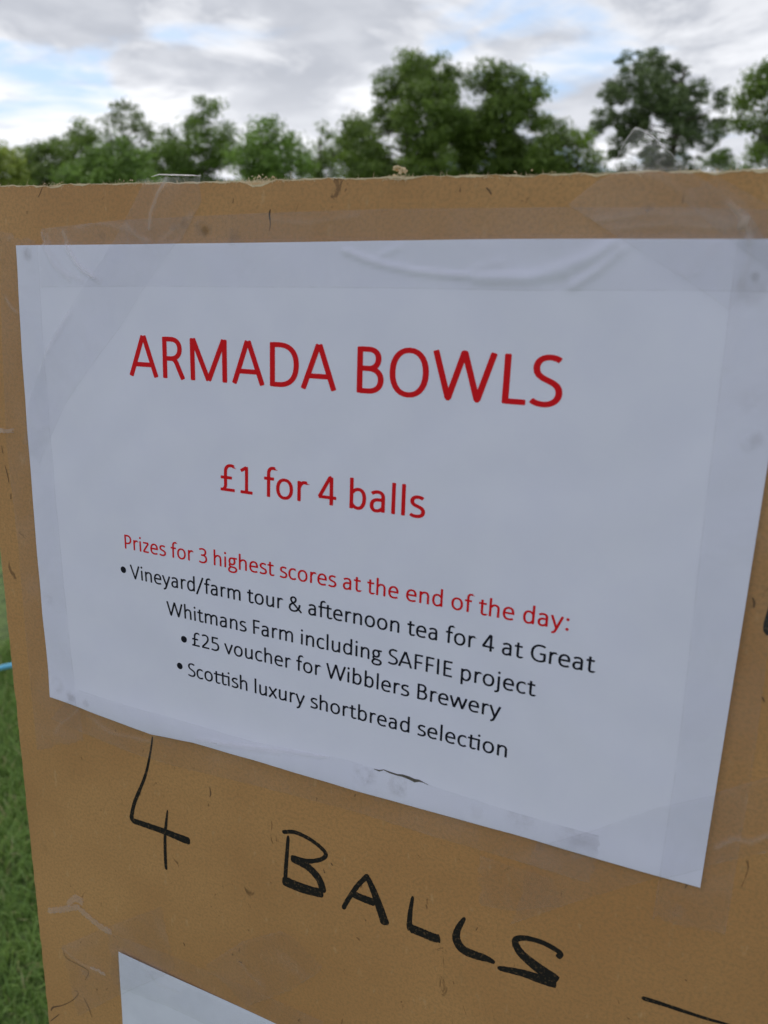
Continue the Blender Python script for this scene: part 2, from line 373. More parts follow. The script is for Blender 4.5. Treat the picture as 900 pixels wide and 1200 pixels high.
# ------------------------------------------------------------------ board
def rough_line(p0, p1, n, amp):
    t_ = np.linspace(0, 1, n)[:, None]; p = np.array(p0) * (1 - t_) + np.array(p1) * t_
    nz = rng.normal(size=n + 16); nz = np.convolve(nz, np.ones(3) / 3, 'same')[:n] + np.convolve(nz, np.ones(9) / 9, 'same')[:n] * .5
    nz[0] = nz[-1] = 0
    d = np.array([p1[1] - p0[1], p0[0] - p1[0]]); d = d / np.linalg.norm(d)
    return p + nz[:, None] * amp * d
board = bpy.data.objects.new('hardboard_sign', None); C.objects.link(board); board.matrix_world = Bm
tag(board, 'brown hardboard panel with frayed top edge and black marker lettering standing on the grass', 'board')
top = rough_line((0, BH), (BW, BH), 900, .00022)
# small bites out of the top edge
Pinv = PB
def toB(px, py):
    x, y = P(px, py); v = PB @ Vector((x, y, 0)); return v.x, v.y
for (bx, wd, dp) in ((300, .0055, .0016), (262, .002, .0006), (620, .003, .0008), (60, .004, .0007), (700, .003, .0006), (842, .003, .0007)):
    c0 = toB(bx, 208)[0]; top[:, 1] -= dp * np.exp(-((top[:, 0] - c0) / wd) ** 2)
left = rough_line((.0455, 0), (0, BH), 900, .00020)
out = np.concatenate([left[:-1], top[:-1], [[BW, BH], [BW, 0]]])
n = len(out); THK = .0055
V = [(x, y, 0) for x, y in out] + [(x, y, -THK) for x, y in out]
obj('front_face', V[:n], [tuple(range(n))[::-1]], m_board, board)
F = [(i, (i + 1) % n, n + (i + 1) % n, n + i) for i in range(n)] + [tuple(range(n, 2 * n))]
obj('core', V, F, m_edge, board)
# frayed fibres along top and left edges
fv, ff = [], []
def fibre(x, y, ang, ln, wd, curl, z=None):
    z = rng.uniform(-THK, .0003) if z is None else z
    n_ = 5; p = np.array([x, y, z]); a = ang; az = rng.normal(0, .5)
    pts = []
    for i in range(n_):
        pts.append((p.copy(), a)); st = ln / (n_ - 1)
        p = p + np.array([math.cos(a) * st, math.sin(a) * st, math.sin(az) * st * .6]); a += curl * rng.uniform(.4, 1.4); az += rng.normal(0, .5)
    b0 = len(fv)
    for i, (q, a_) in enumerate(pts):
        h = wd * (1 - .75 * i / (n_ - 1)) / 2
        fv.append(tuple(q + [-math.sin(a_) * h, math.cos(a_) * h, 0])); fv.append(tuple(q - [-math.sin(a_) * h, math.cos(a_) * h, 0]))
    for i in range(n_ - 1):
        k = b0 + 2 * i; ff.append((k, k + 1, k + 3, k + 2))
topx = lambda px: toB(px, 208)[0]
dense = [(topx(30), .012, 26), (topx(64), .006, 26), (topx(140), .006, 22), (topx(165), .004, 26), (topx(290), .008, 60), (topx(312), .005, 40), (topx(350), .004, 10), (topx(467), .0022, 110), (topx(570), .006, 14), (topx(720), .008, 18), (topx(850), .01, 14)]
for _ in range(6000):
    x = rng.uniform(0, BW); fibre(x, BH - rng.uniform(.0002, .0008), rng.uniform(-.3, math.pi + .3), rng.exponential(.0005) + .0003, .00016, rng.normal(0, .5))
for c0, sg, k in dense:
    for _ in range(k * 6):
        x = rng.normal(c0, sg)
        fibre(x, BH - .0008, rng.uniform(-.2, math.pi + .2), rng.uniform(.0006, .0024), .00019, rng.normal(0, .9))
for _ in range(500):
    y = rng.uniform(0, BH); fibre(.0002 + .0455 * (1 - y / BH), y, rng.uniform(math.pi / 2, 3 * math.pi / 2), rng.exponential(.0004) + .0002, .00018, rng.normal(0, .5))
tag(obj('frayed_fibres', fv, ff, m_fib, board), 'pale torn fibres fringing the board edge', kind='stuff')
# torn pulp: small crumbly lumps and a flap at the chip in the top edge
def lump(cx_, cy_, cz_, rx, ry, rz, seed, rough=.35, nu=20, nv=12):
    r_ = np.random.default_rng(seed); V, F = [], []
    for j in range(nv + 1):
        for i in range(nu):
            th, ph = math.pi * j / nv, 2 * math.pi * i / nu
            k = 1 + rough * r_.normal() * math.sin(th)
            V.append((cx_ + rx * k * math.sin(th) * math.cos(ph), cy_ + ry * k * math.cos(th), cz_ + rz * k * math.sin(th) * math.sin(ph)))
    for j in range(nv):
        for i in range(nu):
            F.append((j * nu + i, j * nu + (i + 1) % nu, (j + 1) * nu + (i + 1) % nu, (j + 1) * nu + i))
    return V, F
fv2, ff2 = [], []
def crumbs(px_, py_, n_, sx_, sy_, size):
    x, y = toB(px_, py_)
    for k in range(n_):
        a_, b_ = lump(x + rng.normal(0, sx_), y + rng.normal(0, sy_), rng.uniform(-.003, .0002), size * rng.uniform(.5, 1.4), size * rng.uniform(.4, .9), size * .6, int(rng.integers(1e6)), .45, 8, 5)
        ff2.extend(tuple(i + len(fv2) for i in q) for q in b_); fv2.extend(a_)
crumbs(467, 198, 22, .0013, .0006, .0006)
crumbs(300, 206.5, 16, .0030, .00035, .00030)
crumbs(318, 205.5, 4, .0018, .0003, .0003)
crumbs(150, 210, 4, .003, .0002, .0003)
crumbs(60, 214, 5, .006, .0002, .0003)
crumbs(610, 199.5, 2, .004, .0002, .0003)
tag(obj('torn_pulp', fv2, ff2, m_fib, board), 'crumbly pale pulp on the chipped top edge', kind='stuff')

k_ = len(top); wd_ = np.convolve(rng.normal(size=k_ + 6), np.ones(7) / 7, 'same')[:k_]
wd_ = np.clip(.00042 + .0006 * wd_ + .0009 * np.exp(-((top[:, 0] - topx(302)) / .005) ** 2), .0001, .003)
V = [(x, y, .00007) for x, y in top] + [(x, y - w_, .00007) for (x, y), w_ in zip(top, wd_)]
o = obj('worn_edge', V, [(i + k_, i + k_ + 1, i + 1, i) for i in range(k_ - 1)], m_fib, board); o['label'] = 'thin pale worn line along the top edge'

# ------------------------------------------------------------------ strokes (ribbons)
def sample(path, ds=.03):
    pts = [np.array(path[0], float)]
    for s in path[1:]:
        p0 = pts[-1]
        if len(s) == 2:
            q1 = np.array(s, float); k_ = max(1, int(np.linalg.norm(q1 - p0) / .05)); pts += [p0 + (q1 - p0) * i / k_ for i in range(1, k_ + 1)]
        else:
            c1, c2, p1 = np.array(s[:2]), np.array(s[2:4]), np.array(s[4:])
            for k in range(1, 11):
                u = k / 10; pts.append((1 - u) ** 3 * p0 + 3 * (1 - u) ** 2 * u * c1 + 3 * (1 - u) * u * u * c2 + u ** 3 * p1)
    return np.array(pts)
def ribbon(pts, wx, wy, soft=.012, closed=False):
    "constant pen ribbon with softened corners -> (verts2d, quads)"
    pts = np.asarray(pts, float); n = len(pts)
    if not closed:
        d0 = pts[1] - pts[0]; d0 /= np.linalg.norm(d0); d1 = pts[-1] - pts[-2]; d1 /= np.linalg.norm(d1)
        pts = np.concatenate([[pts[0]], [pts[0] + d0 * soft], pts[1:-1], [pts[-1] - d1 * soft], [pts[-1]]]); n = len(pts)
    V, F = [], []
    for i in range(n):
        if closed: a, b = pts[(i - 1) % n], pts[(i + 1) % n]
        else: a, b = pts[max(i - 1, 0)], pts[min(i + 1, n - 1)]
        p = pts[i]
        e1 = p - a if np.linalg.norm(p - a) > 1e-9 else b - p; e2 = b - p if np.linalg.norm(b - p) > 1e-9 else p - a
        e1 = e1 / np.linalg.norm(e1); e2 = e2 / np.linalg.norm(e2)
        t_ = e1 + e2; t_ = t_ / (np.linalg.norm(t_) + 1e-9); nn = np.array([-t_[1], t_[0]])
        k = 1 / max(abs(nn @ np.array([-e1[1], e1[0]])), .55)
        wsc = .72 if (not closed and i in (0, n - 1)) else 1.
        off = np.array([nn[0] * wx, nn[1] * wy]) / 2 * k * wsc
        V += [p + off, p - off]
    m = n if closed else n - 1
    for i in range(m):
        j = (i + 1) % n; F.append((2 * i, 2 * i + 1, 2 * j + 1, 2 * j))
    return V, F
def ell(cx_, cy_, rx, ry, a0=0, a1=360, p=2.2, k=28):
    r = []
    for i in range(k + 1):
        a = math.radians(a0 + (a1 - a0) * i / k); c, s = math.cos(a), math.sin(a)
        r.append((cx_ + rx * math.copysign(abs(c) ** (2 / p), c), cy_ + ry * math.copysign(abs(s) ** (2 / p), s)))
    return r
# humanist sans letters, one em = 1: (advance, strokes); a stroke is a path of points and cubic pieces, or ('o', closed loop)
CAP, XH, AS, DS, W_, H_ = .640, .466, .690, -.178, .080, .066
h2 = H_ / 2; cT = CAP - h2; xT = XH - h2 + .008; q = .116
def O(*a, **k): return ('o', ell(*a, **k))
bowl = O(.292, .233, .178, .208)
def arch(x0, x1, top=xT, foot=0): 
    m_ = (x0 + x1) / 2
    return [(x0, .325), (x0 + .05, top - .045, m_ - .05, top, m_ + .02, top), (x1 - .04, top, x1, top - .055, x1, top - .14), (x1, foot)]
GL = {
 ' ': (.226, []),
 'A': (.579, [[(.038, 0), (.282, CAP)], [(.541, 0), (.297, CAP)], [(.13, .19), (.45, .19)]]),
 'B': (.544, [[(.136, 0), (.136, CAP)], [(.136, cT), (.26, cT), (.36, cT, .415, .56, .415, .48), (.415, .40, .36, .345, .27, .345), (.136, .345)], [(.26, .345), (.39, .345, .458, .28, .458, .19), (.458, .09, .38, h2, .27, h2), (.136, h2)]]),
 'D': (.615, [[(.136, 0), (.136, CAP)], [(.136, cT), (.25, cT), (.44, cT, .535, .50, .535, .325), (.535, .13, .43, h2, .25, h2), (.136, h2)]]),
 'E': (.488, [[(.136, 0), (.136, CAP)], [(.136, cT), (.438, cT)], [(.136, .335), (.40, .335)], [(.136, h2), (.442, h2)]]),
 'F': (.459, [[(.136, 0), (.136, CAP)], [(.136, cT), (.425, cT)], [(.136, .315), (.40, .315)]]),
 'G': (.631, [[(.545, .565), (.50, .60, .44, .617, .37, .617), (.19, .617, .092, .49, .092, .315), (.092, .13, .20, .024, .36, .024), (.44, .024, .50, .042, .545, .075), (.545, .30)], [(.37, .305), (.582, .305)]]),
 'I': (.252, [[(.126, 0), (.126, CAP)]]),
 'L': (.420, [[(.136, 0), (.136, CAP)], [(.136, h2), (.405, h2)]]),
 'M': (.855, [[(.132, 0), (.132, CAP)], [(.724, 0), (.724, CAP)], [(.146, CAP - .004), (.428, .012)], [(.710, CAP - .004), (.428, .012)]]),
 'O': (.662, [O(.331, .320, .245, .300)]),
 'P': (.517, [[(.136, 0), (.136, CAP)], [(.136, cT), (.25, cT), (.38, cT, .44, .53, .44, .435), (.44, .32, .36, .255, .24, .255), (.136, .255)]]),
 'R': (.543, [[(.136, 0), (.136, CAP)], [(.136, cT), (.26, cT), (.37, cT, .43, .55, .43, .465), (.43, .36, .35, .31, .25, .31), (.136, .31)], [(.27, .31), (.34, .31, .37, .24, .39, .19), (.485, 0)]]),
 'S': (.459, [[(.394, .578), (.36, .602, .31, .618, .262, .618), (.16, .618, .095, .565, .095, .48), (.095, .30, .405, .36, .405, .175), (.405, .08, .325, .024, .218, .024), (.15, .024, .09, .042, .052, .072)]]),
 'V': (.567, [[(.04, CAP), (.284, .01)], [(.527, CAP), (.284, .01)], [(.25, h2 - .012), (.318, h2 - .012)]]),
 'W': (.890, [[(.045, CAP), (.242, .01)], [(.242, .01), (.445, CAP)], [(.445, CAP), (.648, .01)], [(.648, .01), (.845, CAP)], [(.212, .022), (.272, .022)], [(.618, .022), (.678, .022)], [(.415, CAP - .022), (.475, CAP - .022)]]),
 '£': (.507, [[(.445, .585), (.42, .607, .385, .618, .345, .618), (.25, .618, .195, .56, .195, .45), (.195, .15), (.195, .10, .175, .06, .13, h2 + .005)], [(.055, h2), (.455, h2)], [(.06, .325), (.375, .325)]]),
 '1': (.507, [[(.275, 0), (.275, CAP)], [(.275, CAP - .02), (.115, .53)], [(.105, h2), (.445, h2)]]),
 '2': (.507, [[(.085, .565), (.13, .60, .18, .617, .235, .617), (.34, .617, .395, .56, .395, .47), (.395, .33, .25, .22, .085, .045)], [(.07, h2), (.455, h2)]]),
 '3': (.507, [[(.085, .575), (.13, .604, .18, .618, .235, .618), (.34, .618, .395, .565, .395, .49), (.395, .40, .33, .345, .235, .345), (.165, .345)], [(.225, .345), (.36, .345, .43, .285, .43, .185), (.43, .08, .34, .023, .22, .023), (.16, .023, .11, .036, .065, .062)]]),
 '4': (.507, [[(.355, 0), (.355, CAP)], [(.355, CAP - .012), (.30, CAP - .012)], [(.325, CAP), (.055, .165)], [(.04, .175), (.48, .175)]]),
 '5': (.507, [[(.42, cT), (.135, cT)], [(.135, CAP), (.125, .345)], [(.12, .355), (.17, .365, .20, .367, .235, .367), (.36, .367, .43, .30, .43, .20), (.43, .09, .34, .023, .215, .023), (.15, .023, .10, .035, .065, .055)]]),
 'a': (.479, [[(.08, .395), (.12, .425, .17, .442, .222, .442), (.31, .442, .355, .40, .355, .31), (.355, 0)], [(.355, .27), (.24, .27), (.14, .27, .085, .22, .085, .14), (.085, .06, .135, .022, .195, .022), (.26, .022, .31, .055, .355, .105)]]),
 'b': (.525, [[(q, 0), (q, AS)], [(q, .34), (.16, .405, .215, .442, .28, .442), (.39, .442, .428, .345, .428, .24), (.428, .115, .37, .022, .275, .022), (.21, .022, .16, .06, q, .12)]]),
 'c': (.423, [[(.375, .405), (.345, .43, .305, .442, .262, .442), (.145, .442, .085, .355, .085, .23), (.085, .10, .145, .022, .258, .022), (.305, .022, .35, .04, .382, .068)]]),
 'd': (.525, [[(.409, 0), (.409, AS)], [(.409, .34), (.365, .41, .31, .442, .25, .442), (.14, .442, .093, .345, .093, .232), (.093, .11, .145, .022, .245, .022), (.31, .022, .365, .06, .409, .12)]]),
 'e': (.498, [[(.10, .245), (.415, .245), (.42, .37, .36, .443, .262, .443), (.155, .443, .088, .355, .088, .23), (.088, .095, .15, .022, .275, .022), (.335, .022, .385, .034, .425, .055)]]),
 'f': (.305, [[(.325, .668), (.305, .677, .285, .68, .262, .68), (.185, .68, .145, .63, .145, .54), (.145, 0)], [(.022, XH - h2), (.29, XH - h2)]]),
 'g': (.471, [O(.215, .305, .125, .137), [(.225, .442), (.455, .442)], [(.13, .20), (.085, .15, .085, .085, .165, .07), (.30, .055), (.385, .045, .425, .005, .425, -.045), (.425, -.115, .34, -.158, .235, -.158), (.13, -.158, .065, -.125, .065, -.065), (.065, -.01, .11, .03, .16, .065)]]),
 'h': (.525, [[(q, 0), (q, AS)], arch(q, .412)]),
 'i': (.229, [[(.115, 0), (.115, XH)], ('dot', .115, .612, .05)]),
 'j': (.239, [[(.122, XH), (.122, -.06), (.122, -.12, .085, -.158, -.02, -.15)], ('dot', .122, .612, .05)]),
 'l': (.229, [[(.115, 0), (.115, AS)]]),
 'm': (.799, [[(q, 0), (q, XH)], arch(q, .40), arch(.40, .685)]),
 'n': (.525, [[(q, 0), (q, XH)], arch(q, .412)]),
 'o': (.527, [O(.264, .232, .178, .210)]),
 'p': (.525, [[(q, DS), (q, XH)], [(q, .34), (.16, .405, .215, .442, .28, .442), (.39, .442, .428, .345, .428, .24), (.428, .115, .37, .022, .275, .022), (.21, .022, .16, .06, q, .12)]]),
 'r': (.349, [[(q, 0), (q, XH)], [(q, .31), (.15, .39, .19, .44, .25, .44), (.28, .44, .30, .437, .325, .428)]]),
 's': (.391, [[(.335, .41), (.30, .432, .262, .443, .215, .443), (.13, .443, .085, .40, .085, .345), (.085, .215, .343, .27, .343, .125), (.343, .06, .28, .022, .19, .022), (.13, .022, .085, .034, .048, .058)]]),
 't': (.335, [[(.145, .575), (.145, .12), (.145, .05, .175, .022, .225, .022), (.255, .022, .28, .026, .305, .038)], [(.022, XH - h2), (.31, XH - h2)]]),
 'u': (.525, [[(.409, 0), (.409, XH)], [(.116, XH), (.116, .17), (.116, .075, .155, .022, .235, .022), (.30, .022, .355, .065, .409, .135)]]),
 'v': (.452, [[(.04, XH), (.226, .005)], [(.412, XH), (.226, .005)], [(.198, .02), (.254, .02)]]),
 'w': (.715, [[(.045, XH), (.195, .008)], [(.195, .008), (.357, XH)], [(.357, XH), (.52, .008)], [(.52, .008), (.67, XH)]]),
 'x': (.433, [[(.04, XH), (.393, 0)], [(.393, XH), (.04, 0)]]),
 'y': (.453, [[(.04, XH), (.226, .01)], [(.413, XH), (.20, -.06), (.175, -.125, .14, -.16, .065, -.158)]]),
 'z': (.395, [[(.05, XH - h2), (.345, XH - h2)], [(.335, XH - .05), (.065, .05)], [(.045, h2), (.35, h2)]]),
 '&': (.682, [[(.64, 0), (.205, .40), (.17, .44, .15, .475, .15, .51), (.15, .575, .20, .618, .265, .618), (.33, .618, .375, .58, .375, .52), (.375, .44, .29, .39, .215, .345), (.13, .295, .085, .245, .085, .17), (.085, .08, .155, .022, .26, .022), (.42, .022, .545, .14, .555, .335)]]),
 '/': (.386, [[(.02, -.10), (.345, .69)]]),
 ':': (.267, [('dot', .134, .40, .055), ('dot', .134, .045, .055)]),
 '•': (.5, [('dot', .25, .32, .155)]),
}
def line_geo(text, x0, x1, yb, zf, em=None, bold=1.0):
    "lay the text between the measured ink ends x0..x1 on baseline yb -> verts, faces on the sheet surface zf(x,y)"
    raw = []; pen = 0
    for i, ch in enumerate(text):
        adv, st = GL[ch]; st = list(st)
        nx = text[i + 1] if i + 1 < len(text) else ''
        if ch in 'tf' and nx == 't' or ch == 't' and nx == 'i': st.append([(.25, XH - h2), (adv + .12, XH - h2)])
        for k, s in enumerate(st):
            if s[0] == 'dot':
                _, dx, dy, r = s; c = ell(dx, dy, r, r, 0, 360, 2, 20)[:-1]
                vv = [np.array([dx, dy])] + [np.array(p_) for p_ in c]; fcs = [(0, j + 1, (j + 1) % len(c) + 1) for j in range(len(c))]
            elif s[0] == 'o': vv, fcs = ribbon(s[1][:-1], W_ * bold * 1.12, H_ * bold * 1.12, closed=True)
            else: vv, fcs = ribbon(sample(s), W_ * bold * 1.12, H_ * bold * 1.12)
            raw.append(([v_ + [pen, 0] for v_ in vv], fcs, k))
        pen += adv
    allx = [v_[0] for r_ in raw for v_ in r_[0]]; mn, mx = min(allx), max(allx)
    sx = (x1 - x0) / (mx - mn); em = em or sx
    V, F = [], []
    for vv, fcs, k in raw:
        b0 = len(V)
        for v_ in vv:
            X_, Y_ = x0 + (v_[0] - mn) * sx, yb + v_[1] * em
            V.append((X_, Y_, zf(X_, Y_) + .00006 + k * .000008))
        F += [tuple(i + b0 for i in f_) for f_ in fcs]
    return V, F, sx

# ------------------------------------------------------------------ main sheet
PW, PHt = .297, .210
def g1(x, c, s): return math.exp(-((x - c) / s) ** 2)
def seg_d(x, y, pts):
    best = 9
    for (ax, ay), (bx, by) in zip(pts[:-1], pts[1:]):
        dx, dy = bx - ax, by - ay; u = max(0, min(1, ((x - ax) * dx + (y - ay) * dy) / (dx * dx + dy * dy)))
        d = math.hypot(x - ax - u * dx, y - ay - u * dy); best = min(best, d)
    return best
RIDGES = []      # (polyline, height, width) raised creases shared by sheet and tape
def ridge(px, h, wd): RIDGES.append(([P(*p_) for p_ in px], h, wd))
ridge([(405, 294), (440, 308), (490, 319), (545, 324), (590, 322)], .0005, .0008)
ridge([(440, 308), (452, 298), (470, 290)], .0003, .0008)
ridge([(545, 324), (560, 314), (590, 308)], .00025, .0009)
ridge([(560, 326), (620, 326), (665, 318)], .0006, .0018)
ridge([(672, 336), (700, 318), (730, 292)], .0005, .0011)
ridge([(640, 322), (690, 304), (722, 284)], .0006, .002)
def ridges_z(x, y, scale=1.):
    z = 0
    for pts, h, wd in RIDGES:
        xs_ = [p_[0] for p_ in pts]; ys_ = [p_[1] for p_ in pts]
        if x < min(xs_) - 3 * wd or x > max(xs_) + 3 * wd or y < min(ys_) - 3 * wd or y > max(ys_) + 3 * wd: continue
        d = seg_d(x, y, pts); z = max(z, h * scale * math.exp(-(d / wd) ** 2))
    return z
def paper_z(x, y):
    z = .00095
    z += .0013 * math.exp(-((y + .210) / .010) ** 2) * (.5 + .65 * g1(x, .10, .06))      # lower edge stands off a little
    z += .0010 * g1(x, .15, .11) * g1(y, -.12, .06)                                        # slight bulge in the middle
    z += .00016 * math.sin(x * 120 + 3 * math.sin(y * 40)) * math.sin(y * 95 + 2 * math.sin(x * 50 + 1)) + .00022 * math.sin(x * 64 + y * 38 + 2 * math.sin(x * 21))
    z += .00025 * math.sin(x * 31 + 2) * math.sin(y * 27 + 1) + .0002 * math.sin(x * 14 - y * 18)
    return z + ridges_z(x, y) + .00025
nx_, ny_ = 240, 170
lowpts = np.array([[0, -.2103], [.0193, -.2111], [.0315, -.2121], [.0505, -.2134], [.062, -.2142], [.086, -.2118], [.1177, -.2111], [.167, -.2112], [.231, -.2103], [.297, -.2100]])
leftpts = np.array([[-.2103, 0.], [-.169, -.0010], [-.117, -.0014], [-.071, -.0019], [-.0447, -.0017], [0, 0]])
toppts = np.array([[0, 0], [.119, .0002], [.170, .0005], [.2146, .0007], [.288, .0001], [.297, 0]])
V = []
for j in range(ny_ + 1):
    v_ = j / ny_
    for i in range(nx_ + 1):
        u_ = i / nx_; x = u_ * PW; yt = np.interp(x, toppts[:, 0], toppts[:, 1]); yl = np.interp(x, lowpts[:, 0], lowpts[:, 1])
        y = yt + (yl - yt) * v_
        x += np.interp(y, leftpts[:, 0], leftpts[:, 1]) * (1 - u_) ** 3
        V.append((x, y, paper_z(x, y)))
idx = np.arange((nx_ + 1) * (ny_ + 1)).reshape(ny_ + 1, nx_ + 1)
F = np.stack([idx[1:, :-1], idx[1:, 1:], idx[:-1, 1:], idx[:-1, :-1]], -1).reshape(-1, 4)
notice = bpy.data.objects.new('printed_notice', None); C.objects.link(notice); notice.matrix_world = Pm
tag(notice, 'large white printed paper notice headed in red letters, taped across the brown board', 'notice')
obj_np('paper_sheet', np.array(V), F, m_paper, notice, smooth=True)
LINES = [
 ('ARMADA BOWLS', .0586, .2351, -.0511, m_red, .0254, .98, 'big red heading reading ARMADA BOWLS'),
 ('£1 for 4 balls', .1029, .1905, -.0940, m_red, None, 1., 'red line reading £1 for 4 balls'),
 ('Prizes for 3 highest scores at the end of the day:', .0520, .2446, -.1262, m_red, None, 1., 'smaller red line about prizes for the 3 highest scores'),
 ('Vineyard/farm tour & afternoon tea for 4 at Great', .0541, .2550, -.1396, m_ink, None, 1., 'black line starting Vineyard/farm tour'),
 ('Whitmans Farm including SAFFIE project', .0736, .2358, -.1530, m_ink, None, 1., 'black line starting Whitmans Farm'),
 ('£25 voucher for Wibblers Brewery', .0866, .2236, -.1648, m_ink, None, 1., 'black line starting £25 voucher'),
 ('Scottish luxury shortbread selection', .0837, .2270, -.1799, m_ink, None, 1., 'black line starting Scottish luxury'),
]
for k, (s, x0, x1, yb, m, em, bo, lab) in enumerate(LINES):
    V, F, sx = line_geo(s, x0, x1, yb, paper_z, em, bo)
    print('LINE', s[:12], 'em', round(sx * 1000, 2), 'pt', round(sx / .0003528, 1))
    o = obj('text_line', V, F, m, notice); o['label'] = lab
for (px, py) in ((147.5, 666.5), (218.5, 747.5), (213, 779)):
    x, y = P(px, py); c = ell(0, 0, .00155, .00155, 0, 360, 2, 24)[:-1]
    V = [(x, y, paper_z(x, y) + .00005)] + [(x + a, y + b_, paper_z(x + a, y + b_) + .00005) for a, b_ in c]
    obj('bullet', V, [(0, j + 1, (j + 1) % len(c) + 1) for j in range(len(c))], m_ink, notice)

# ------------------------------------------------------------------ second sheet, mostly below the picture
c0 = P(141, 1113); c1 = P(325, 1200); c2 = P(152, 1200)
ux = Vector((c1[0] - c0[0], c1[1] - c0[1], 0)).normalized(); uy = Vector((ux.y, -ux.x, 0))
sheet2_o = Vector((c0[0], c0[1], 0))
V = []
for j in range(61):
    for i in range(91):
        p_ = sheet2_o + ux * (.297 * i / 90) + uy * (.210 * j / 60)
        p_.z = .0006 + .0004 * math.sin(p_.x * 40) * math.sin(p_.y * 50) + .0003 * math.sin(p_.x * 22 + p_.y * 70)
        V.append(tuple(p_ - sheet2_o))
idx = np.arange(61 * 91).reshape(61, 91)
F = np.stack([idx[1:, :-1], idx[1:, 1:], idx[:-1, 1:], idx[:-1, :-1]], -1).reshape(-1, 4)
s2 = obj_np('paper_sheet', np.array(V), F, m_paper2, smooth=True); s2.matrix_world = Pm @ Matrix.Translation(sheet2_o)
tag(s2, 'blank corner of a second white paper sheet at the bottom left of the board', 'paper')

# ------------------------------------------------------------------ marker handwriting on the board
WK = [1.]
def marker(name, label, strokes):
    "strokes: lists of (x, y, width) along the pen path"
    V, F = [], []
    for k, st in enumerate(strokes):
        pts = np.array([P(a, b_) for a, b_, _ in st]); ws = np.array([w_ for *_, w_ in st], float)
        # Catmull-Rom resample
        R_, Wd = [], []
        n_ = len(pts)
        for i in range(n_ - 1):
            p0, p1, p2, p3 = pts[max(i - 1, 0)], pts[i], pts[i + 1], pts[min(i + 2, n_ - 1)]
            for s in range(8):
                u = s / 8
                R_.append(.5 * ((2 * p1) + (-p0 + p2) * u + (2 * p0 - 5 * p1 + 4 * p2 - p3) * u * u + (-p0 + 3 * p1 - 3 * p2 + p3) * u ** 3)); Wd.append(ws[i] * (1 - u) + ws[i + 1] * u)
        R_.append(pts[-1]); Wd.append(ws[-1]); R_ = np.array(R_); Wd = np.array(Wd) * .001 * (1 + rng.normal(0, .03, len(Wd)))
        b0 = len(V)
        for i in range(len(R_)):
            d = R_[min(i + 1, len(R_) - 1)] - R_[max(i - 1, 0)]; d = d / (np.linalg.norm(d) + 1e-9); nn = np.array([-d[1], d[0]])
            e_ = min(i, len(R_) - 1 - i); wi = Wd[i] * 1.32 * WK[0] * (.45 if e_ == 0 else .86 if e_ == 1 else 1)
            for sgn in (1, -1):
                q_ = R_[i] + nn * wi / 2 * sgn; v_ = PB @ Vector((q_[0], q_[1], .00006 + k * .00001)); V.append(tuple(v_))
        F += [(b0 + 2 * i, b0 + 2 * i + 1, b0 + 2 * i + 3, b0 + 2 * i + 2) for i in range(len(R_) - 1)]
    o = obj(name, V, F, m_marker, board); o['label'] = label
    return o
# widths are in millimetres on the board
marker('marker_letter', 'handwritten numeral 4', [[(179, 863, .6), (176, 884, .9), (170, 910, 1.2), (158, 940, 1.5), (154.5, 957, 1.8), (156, 961, 2.2)], [(154, 961, 2.2), (172, 967, 2.5), (192, 974, 2.5), (212, 982, 3.0), (223, 986, 3.0)], [(196.5, 949, .6), (195, 964, 1.2), (193.6, 980, 1.3), (194, 1005, 1.4), (195, 1019, 1.3)]])
marker('marker_letter', 'handwritten capital B', [[(331, 975, 1.5), (345, 975, 1.5), (361, 982, 1.5), (375, 992, 1.5), (382, 1001, 1.5), (376, 1007, 1.5), (360, 1009, 1.8), (341, 1005, 2.6)],
       [(338, 979, 1.1), (336.5, 1000, 1.5), (335, 1020, 1.5), (334.5, 1037, 1.5)], [(341, 1005, 3.0), (360, 1015, 2.9), (374, 1030, 2.8), (379, 1046, 2.6)], [(331, 1031, 4.0), (350, 1039, 3.8), (366, 1044, 3.6), (379, 1047, 3.2)]])
marker('marker_letter', 'handwritten capital A', [[(402, 1065, 1.5), (408, 1054, 1.6), (419, 1038, 1.6), (432, 1025, 1.8)], [(430, 1026, 1.7), (438, 1044, 2.5), (446, 1066, 3.0), (452, 1084, 3.2)], [(411, 1046, 2.6), (424, 1052, 2.8), (440, 1058, 2.8)]])
marker('marker_letter', 'first handwritten capital L', [[(484, 1050, .9), (481, 1068, 1.5), (480, 1084, 2.0), (482, 1090, 2.8)], [(480, 1087, 3.4), (495, 1093, 3.2), (507, 1098, 3.2), (516, 1100, 3.0)]])
marker('marker_letter', 'second handwritten capital L, slanted', [[(545, 1075, 1.0), (537, 1088, 2.0), (535, 1100, 2.8), (542, 1112, 3.2), (557, 1119, 3.0), (570, 1123, 2.4), (580, 1128, 1.2)]])
marker('marker_letter', 'handwritten capital S', [[(653, 1122, 1.6), (657, 1118, 1.7), (652, 1113, 1.7), (635, 1104, 1.7), (615, 1099, 1.7), (604, 1102, 2.0), (610, 1116, 2.8), (628, 1132, 3.4), (645, 1144, 3.8), (653, 1150, 3.8)], [(652, 1152, 3.8), (636, 1148, 3.2), (612, 1140, 2.6), (583, 1134, 1.6)]])
marker('marker_stroke', 'thin pen line at the bottom of the board', [[(752, 1169, 1.5), (775, 1176, 1.3), (802, 1185, 1.1), (830, 1194, 1.0), (852, 1200, .7), (870, 1206, .5)]])
marker('marker_stroke', 'thick black stroke right of the notice', [[(938, 640, 3.4), (915, 698, 3.6), (902, 745, 3.6)]])
